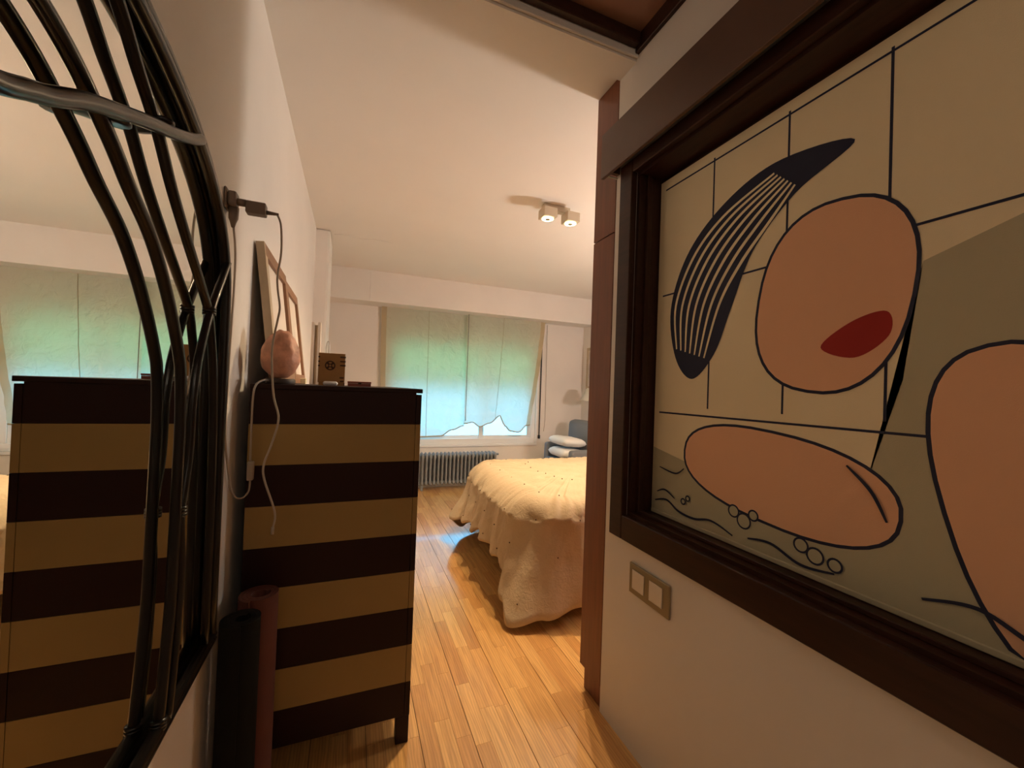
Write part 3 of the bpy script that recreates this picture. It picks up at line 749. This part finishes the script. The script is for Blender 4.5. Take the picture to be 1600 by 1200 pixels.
tube('cord', [(-.216, 1.31, 1.770), (-.207, 1.31, 1.747), (-.203, 1.31, 1.70), (-.203, 1.31, 1.656), (-.209, 1.31, 1.6), (-.207, 1.31, 1.56), (-.200, 1.31, 1.51), (-.204, 1.31, 1.473), (-.214, 1.31, 1.4), (-.213, 1.31, 1.337), (-.205, 1.31, 1.256), (-.191, 1.31, 1.193), (-.206, 1.31, 1.12), (-.222, 1.31, 1.067), (-.219, 1.31, 1.022), (-.19, 1.31, .93), (-.193, 1.31, .885)], .0030, M['cord_white'], cb, 6)
tube('end_tip', [(-.193, 1.31, .888), (-.194, 1.31, .868)], .0042, M['cord_white'], cb, 8, True, 0)

# ------------------------------------------------------------------ mirror with rattan frame
YC = .45; XG = -.306
mr = thing('rattan_mirror', (-.32, YC, .65), 'arched wall mirror framed with black lacquered rattan poles', 'mirror')
def arch(off, n=40):
    a = .740-off; h = .400-off; zb = .655+off; out = [(a, zb)]
    for i in range(8): out.append((a, zb+(1.45-zb)*(i+1)/8))
    for i in range(1, n):
        t = PI*i/n
        c, s_ = math.cos(t), math.sin(t)
        out.append((a*math.copysign(abs(c)**(2/2.5), c), 1.45+h*abs(s_)**(2/2.5)))
    for i in range(9): out.append((-a, 1.45+(zb-1.45)*i/8))
    return out
gl_ = arch(.02)
prism('mirror_glass', [(XG, YC+u, z) for u, z in gl_], (-.004, 0, 0), M['mirror'], mr)
prism('backing_board', [(XG-.005, YC+u, z) for u, z in arch(.012)], (-.026, 0, 0), M['rattan'], mr)
def pole(nm, uz, x, r=.009, n=6, parent=mr, sides=10):
    return tube(nm, [(x, YC+u, z) for u, z in uz], r, M['rattan'], parent, sides, True, n)
X1 = XG+.017
def closed(off): p = arch(off); return p
for off, r in ((.012, .0125), (.036, .0105)):
    p = closed(off); pole('outer_pole', p, X1 if off > .02 else X1-.008, r, 0)
    a0 = p[0]; a1 = p[-1]
    pole('bottom_pole', [(a0[0]+.01, a0[1]), (a1[0]-.01, a1[1])], X1 if off > .02 else X1-.008, r, 0)
p1 = [(.067, 1.651), (.121, 1.632), (.171, 1.604), (.208, 1.58), (.245, 1.552), (.306, 1.512), (.355, 1.463), (.4, 1.403), (.434, 1.346), (.449, 1.306), (.458, 1.219), (.457, 1.118), (.455, .98), (.452, .89), (.440, .80), (.424, .69)]
pole('inner_arch_pole', p1[::-1]+[(.02, 1.657), (-.02, 1.657)]+[(-u, z) for u, z in p1], X1, .0088, 5)
p2 = [(.06, 1.822), (.13, 1.80), (.201, 1.759), (.246, 1.723), (.286, 1.695), (.32, 1.668), (.375, 1.611), (.448, 1.55), (.51, 1.502), (.58, 1.444), (.606, 1.393), (.628, 1.324), (.648, 1.2), (.657, 1.0), (.660, .70)]
pd_ = [(.685, 1.575), (.673, 1.558), (.58, 1.442), (.532, 1.36), (.512, 1.31), (.5, 1.246), (.495, 1.154), (.478, 1.09), (.466, 1.04), (.478, .95), (.470, .80), (.450, .69)]
cr = [(.425, 1.726), (.38, 1.702), (.312, 1.672), (.245, 1.646), (.164, 1.611), (.102, 1.583), (.054, 1.556), (.025, 1.542)]
pole('cross_pole', cr+[(-.03, 1.52), (-.15, 1.505), (-.28, 1.53), (-.40, 1.62), (-.46, 1.73)], X1+.020, .0095)
for sg in (1, -1):
    pole('side_pole', [(sg*u, z) for u, z in p2], X1, .0085)
    pole('brace_pole', [(sg*u, z) for u, z in pd_], X1+.004, .0078)
    for u, z, dx in ((.183, 1.615, .012), (.305, 1.676, .012), (.58, 1.443, .002), (.466, 1.055, .002), (.425, .70, .0)):
        # cane binding wrapped around each crossing
        bnd = bmesh.new()
        for q in range(3):
            bmesh.ops.create_cone(bnd, cap_ends=True, segments=12, radius1=.0125, radius2=.0125, depth=.005, matrix=Matrix.Translation((X1+dx, YC+sg*u, z-.006+q*.006)))
        finish('binding', bnd, M['rattan'], mr, True)

# ------------------------------------------------------------------ rolled mats
def rolled(name, cx, cy, h, r, th, m, label, a0):
    root = thing(name, (cx, cy, 0), label, 'exercise mat', 'rolled mats beside the chest')
    bm = bmesh.new(); turns = 2.6; n = 110; prev = None; first = None
    r_in = r-th*turns
    def ring(k):
        t = k/n; a = a0+t*turns*2*PI; ro = r_in+(r-r_in)*t; ri = ro-th*.93
        c = Vector((math.cos(a), math.sin(a), 0)); o = Vector((cx, cy, 0))
        return [bm.verts.new(o+c*ri+Vector((0,0,.0005))), bm.verts.new(o+c*ro+Vector((0,0,.0005))), bm.verts.new(o+c*ro+Vector((0,0,h))), bm.verts.new(o+c*ri+Vector((0,0,h)))]
    for k in range(n+1):
        q = ring(k)
        if prev:
            for i in range(4): bm.faces.new((prev[i], prev[(i+1)%4], q[(i+1)%4], q[i]))
        else: first = q
        prev = q
    bm.faces.new(first[::-1]); bm.faces.new(prev)
    autosmooth(finish('rolled_sheet', bm, M[m], root), 40)
rolled('exercise_mat', -.240, 1.447, .645, .058, .011, 'mat_pink', 'dusty pink rolled exercise mat standing between chest and black mat', .6)
rolled('exercise_mat', -.262, 1.330, .635, .055, .012, 'mat_black', 'black rolled exercise mat standing nearest below the mirror', 1.1)

# ------------------------------------------------------------------ pelmet, printed screen and switch
pm = thing('pelmet', (.96, .5, 2.19), 'dark brown boxed pelmet running above the printed screen', 'pelmet')
box('front_board', (.928, -.35, 2.188), (.943, 1.432, 2.372), M['pelmet'], pm, .0015)
box('top_board', (.9432, -.35, 2.357), (XR-.0005, 1.432-.03, 2.372), M['pelmet'], pm)
box('end_board', (.9432, 1.385, 2.20), (XR-.0005, 1.400, 2.3568), M['pelmet'], pm)
tag(box('trim_edge', (.9445, 1.4005, 2.188), (.9895, 1.4045, 2.194), M['white'], None), 'pale chipped strip at the lower end of the pelmet', 'strip')

XS = 1.098; SY0, SY1, SZ0, SZ1 = OY0+.02, 1.262, .852, 2.128
sc = thing('printed_screen', (XS, (SY0+SY1)/2, SZ0), 'large cream screen printed with navy, flesh-pink and red shapes', 'roller screen')
box('cloth', (XS, SY0, SZ0), (XS+.003, SY1, SZ1), M['canvas'], sc)
box('bottom_bar', (XS-.004, SY0, SZ0-.002), (XS+.006, SY1, SZ0+.012), M['canvas_grey'], sc, .002)
lay = [0]
def shape(nm, pts, m, step=1):
    """flat printed shape on the screen, pts in (y, z), clipped to the cloth"""
    pts = [(min(max(y, SY0+.002), SY1-.002), min(max(z, SZ0+.012), SZ1-.002)) for y, z in pts]
    lay[0] += step
    x = XS-.0002-.00008*lay[0]
    bm = bmesh.new(); f = bm.faces.new([bm.verts.new((x, y, z)) for y, z in pts])
    bmesh.ops.triangulate(bm, faces=[f]); return finish(nm, bm, M[m], sc)
def blob(pts, n=8):
    P = pts[-2:]+pts+pts[:2]; P = [Vector((a, b, 0)) for a, b in P]; out = []
    for i in range(2, len(P)-2):
        p0, p1, p2, p3 = P[i-1], P[i], P[i+1], P[i+2] if i+2 < len(P) else P[-1]
        for k in range(n):
            t = k/n; v = .5*((2*p1)+(-p0+p2)*t+(2*p0-5*p1+4*p2-p3)*t*t+(-p0+3*p1-3*p2+p3)*t**3); out.append((v.x, v.y))
    return out
def stroke(nm, pts, w, m, n=8):
    P = catmull([(0, a, b) for a, b in pts], n); L_, R_ = [], []
    for i, p in enumerate(P):
        t = (P[min(i+1, len(P)-1)]-P[max(i-1, 0)]).normalized(); q = Vector((0, -t.z, t.y))
        ww = w*(.55+.45*math.sin(PI*i/(len(P)-1)))
        L_.append(p+q*ww/2); R_.append(p-q*ww/2)
    lay[0] += 1; x = XS-.0002-.00008*lay[0]
    bm = bmesh.new(); l = [bm.verts.new((x, v.y, v.z)) for v in L_]; r = [bm.verts.new((x, v.y, v.z)) for v in R_]
    for i in range(len(l)-1): bm.faces.new((l[i], l[i+1], r[i+1], r[i]))
    return finish(nm, bm, M[m], sc)
# plain abstract cut-out composition: bands, pebbles, striped leaf, dot
shape('grey_field', [(SY0, SZ0), (SY0, 1.62), (.30, 1.66), (.47, 1.60), (.50, 1.35), (.56, 1.12), (.80, 1.02), (1.05, 1.06), (SY1, 1.10), (SY1, SZ0)], 'canvas_grey')
for y in (.22, .53, .76, 1.01): shape('rule', [(y-.003, 1.26), (y+.003, 1.26), (y+.003, 2.10), (y-.003, 2.10)], 'navy')
for z in (2.09, 1.68, 1.235): shape('rule', [(SY0, z-.003), (1.235, z-.003), (1.235, z+.003), (SY0, z+.003)], 'navy')
def ell(cy, cz, ry, rz, rot=0, n=40, sq=2.4):
    out = []
    for k in range(n):
        t = 2*PI*k/n; c, s_ = math.cos(t), math.sin(t)
        a = ry*math.copysign(abs(c)**(2/sq), c); b = rz*math.copysign(abs(s_)**(2/sq), s_)
        out.append((cy+a*math.cos(rot)-b*math.sin(rot), cz+a*math.sin(rot)+b*math.cos(rot)))
    return out
def pebble(cy, cz, ry, rz, rot, m):
    shape('pebble_outline', ell(cy, cz, ry+.008, rz+.008, rot), 'navy'); shape('pebble', ell(cy, cz, ry, rz, rot), m)
pebble(.80, 1.08, .30, .125, .10, 'flesh')
pebble(.30, 1.12, .13, .30, -.25, 'flesh')
pebble(.66, 1.56, .175, .235, .15, 'flesh')
# striped navy leaf
leaf = blob([(1.16, 1.44), (1.19, 1.62), (1.12, 1.80), (.98, 1.92), (.80, 1.975), (.60, 1.93), (.74, 1.86), (.86, 1.74), (.93, 1.58), (.99, 1.44), (1.08, 1.36)])
shape('leaf', leaf, 'navy')
for k in range(7):
    t = k/6
    stroke('leaf_stripe', [(1.155-.125*t, 1.47-.04*t), (1.165-.19*t, 1.63-.03*t), (1.09-.19*t, 1.785-.07*t), (.97-.16*t, 1.885-.075*t), (.80-.06*t, 1.945-.06*t)], .011, 'canvas')
shape('red_leaf', blob([(.665, 1.435), (.60, 1.49), (.53, 1.505), (.525, 1.45), (.59, 1.405)]), 'red')
# small circles and wavy strokes in the grey band
for cy, cz, r in ((.90, .955, .020), (.865, .935, .024), (.835, .96, .017), (.70, .925, .02), (.665, .91, .022), (.62, .905, .018), (.30, .98, .02), (.26, .965, .024), (.22, .98, .018), (1.10, .93, .012), (1.08, .945, .011)):
    shape('circle_outline', ell(cy, cz, r, r, 0, 20, 2), 'navy'); shape('circle', ell(cy, cz, r-.005, r-.005, 0, 20, 2), 'canvas_grey')
for pts, w in (([(1.24, .90), (1.18, .915), (1.12, .89), (1.05, .885), (.98, .90), (.90, .88)], .008), ([(1.23, .935), (1.19, .95), (1.14, .93)], .006), ([(.85, .89), (.78, .90), (.70, .875), (.62, .885)], .008),
               ([(.46, .905), (.38, .925), (.30, .895), (.22, .91), (.10, .89)], .009), ([(1.22, 1.03), (1.14, 1.02), (1.10, 1.045)], .006), ([(.60, 1.15), (.55, 1.10), (.52, 1.04)], .008)):
    stroke('wave_line', pts, w, 'navy')

sw_ = thing('light_switch', (XR-.006, 1.134, .567), 'double light switch in an olive metal plate below the printed screen', 'light switch')
box('plate', (XR-.009, 1.032, .570), (XR-.0004, 1.236, .680), M['plate'], sw_, .003)
for a, b in ((1.152, 1.216), (1.062, 1.126)):
    box('key', (XR-.0125, a, .592), (XR-.0092, b, .660), M['key'], sw_, .0015)
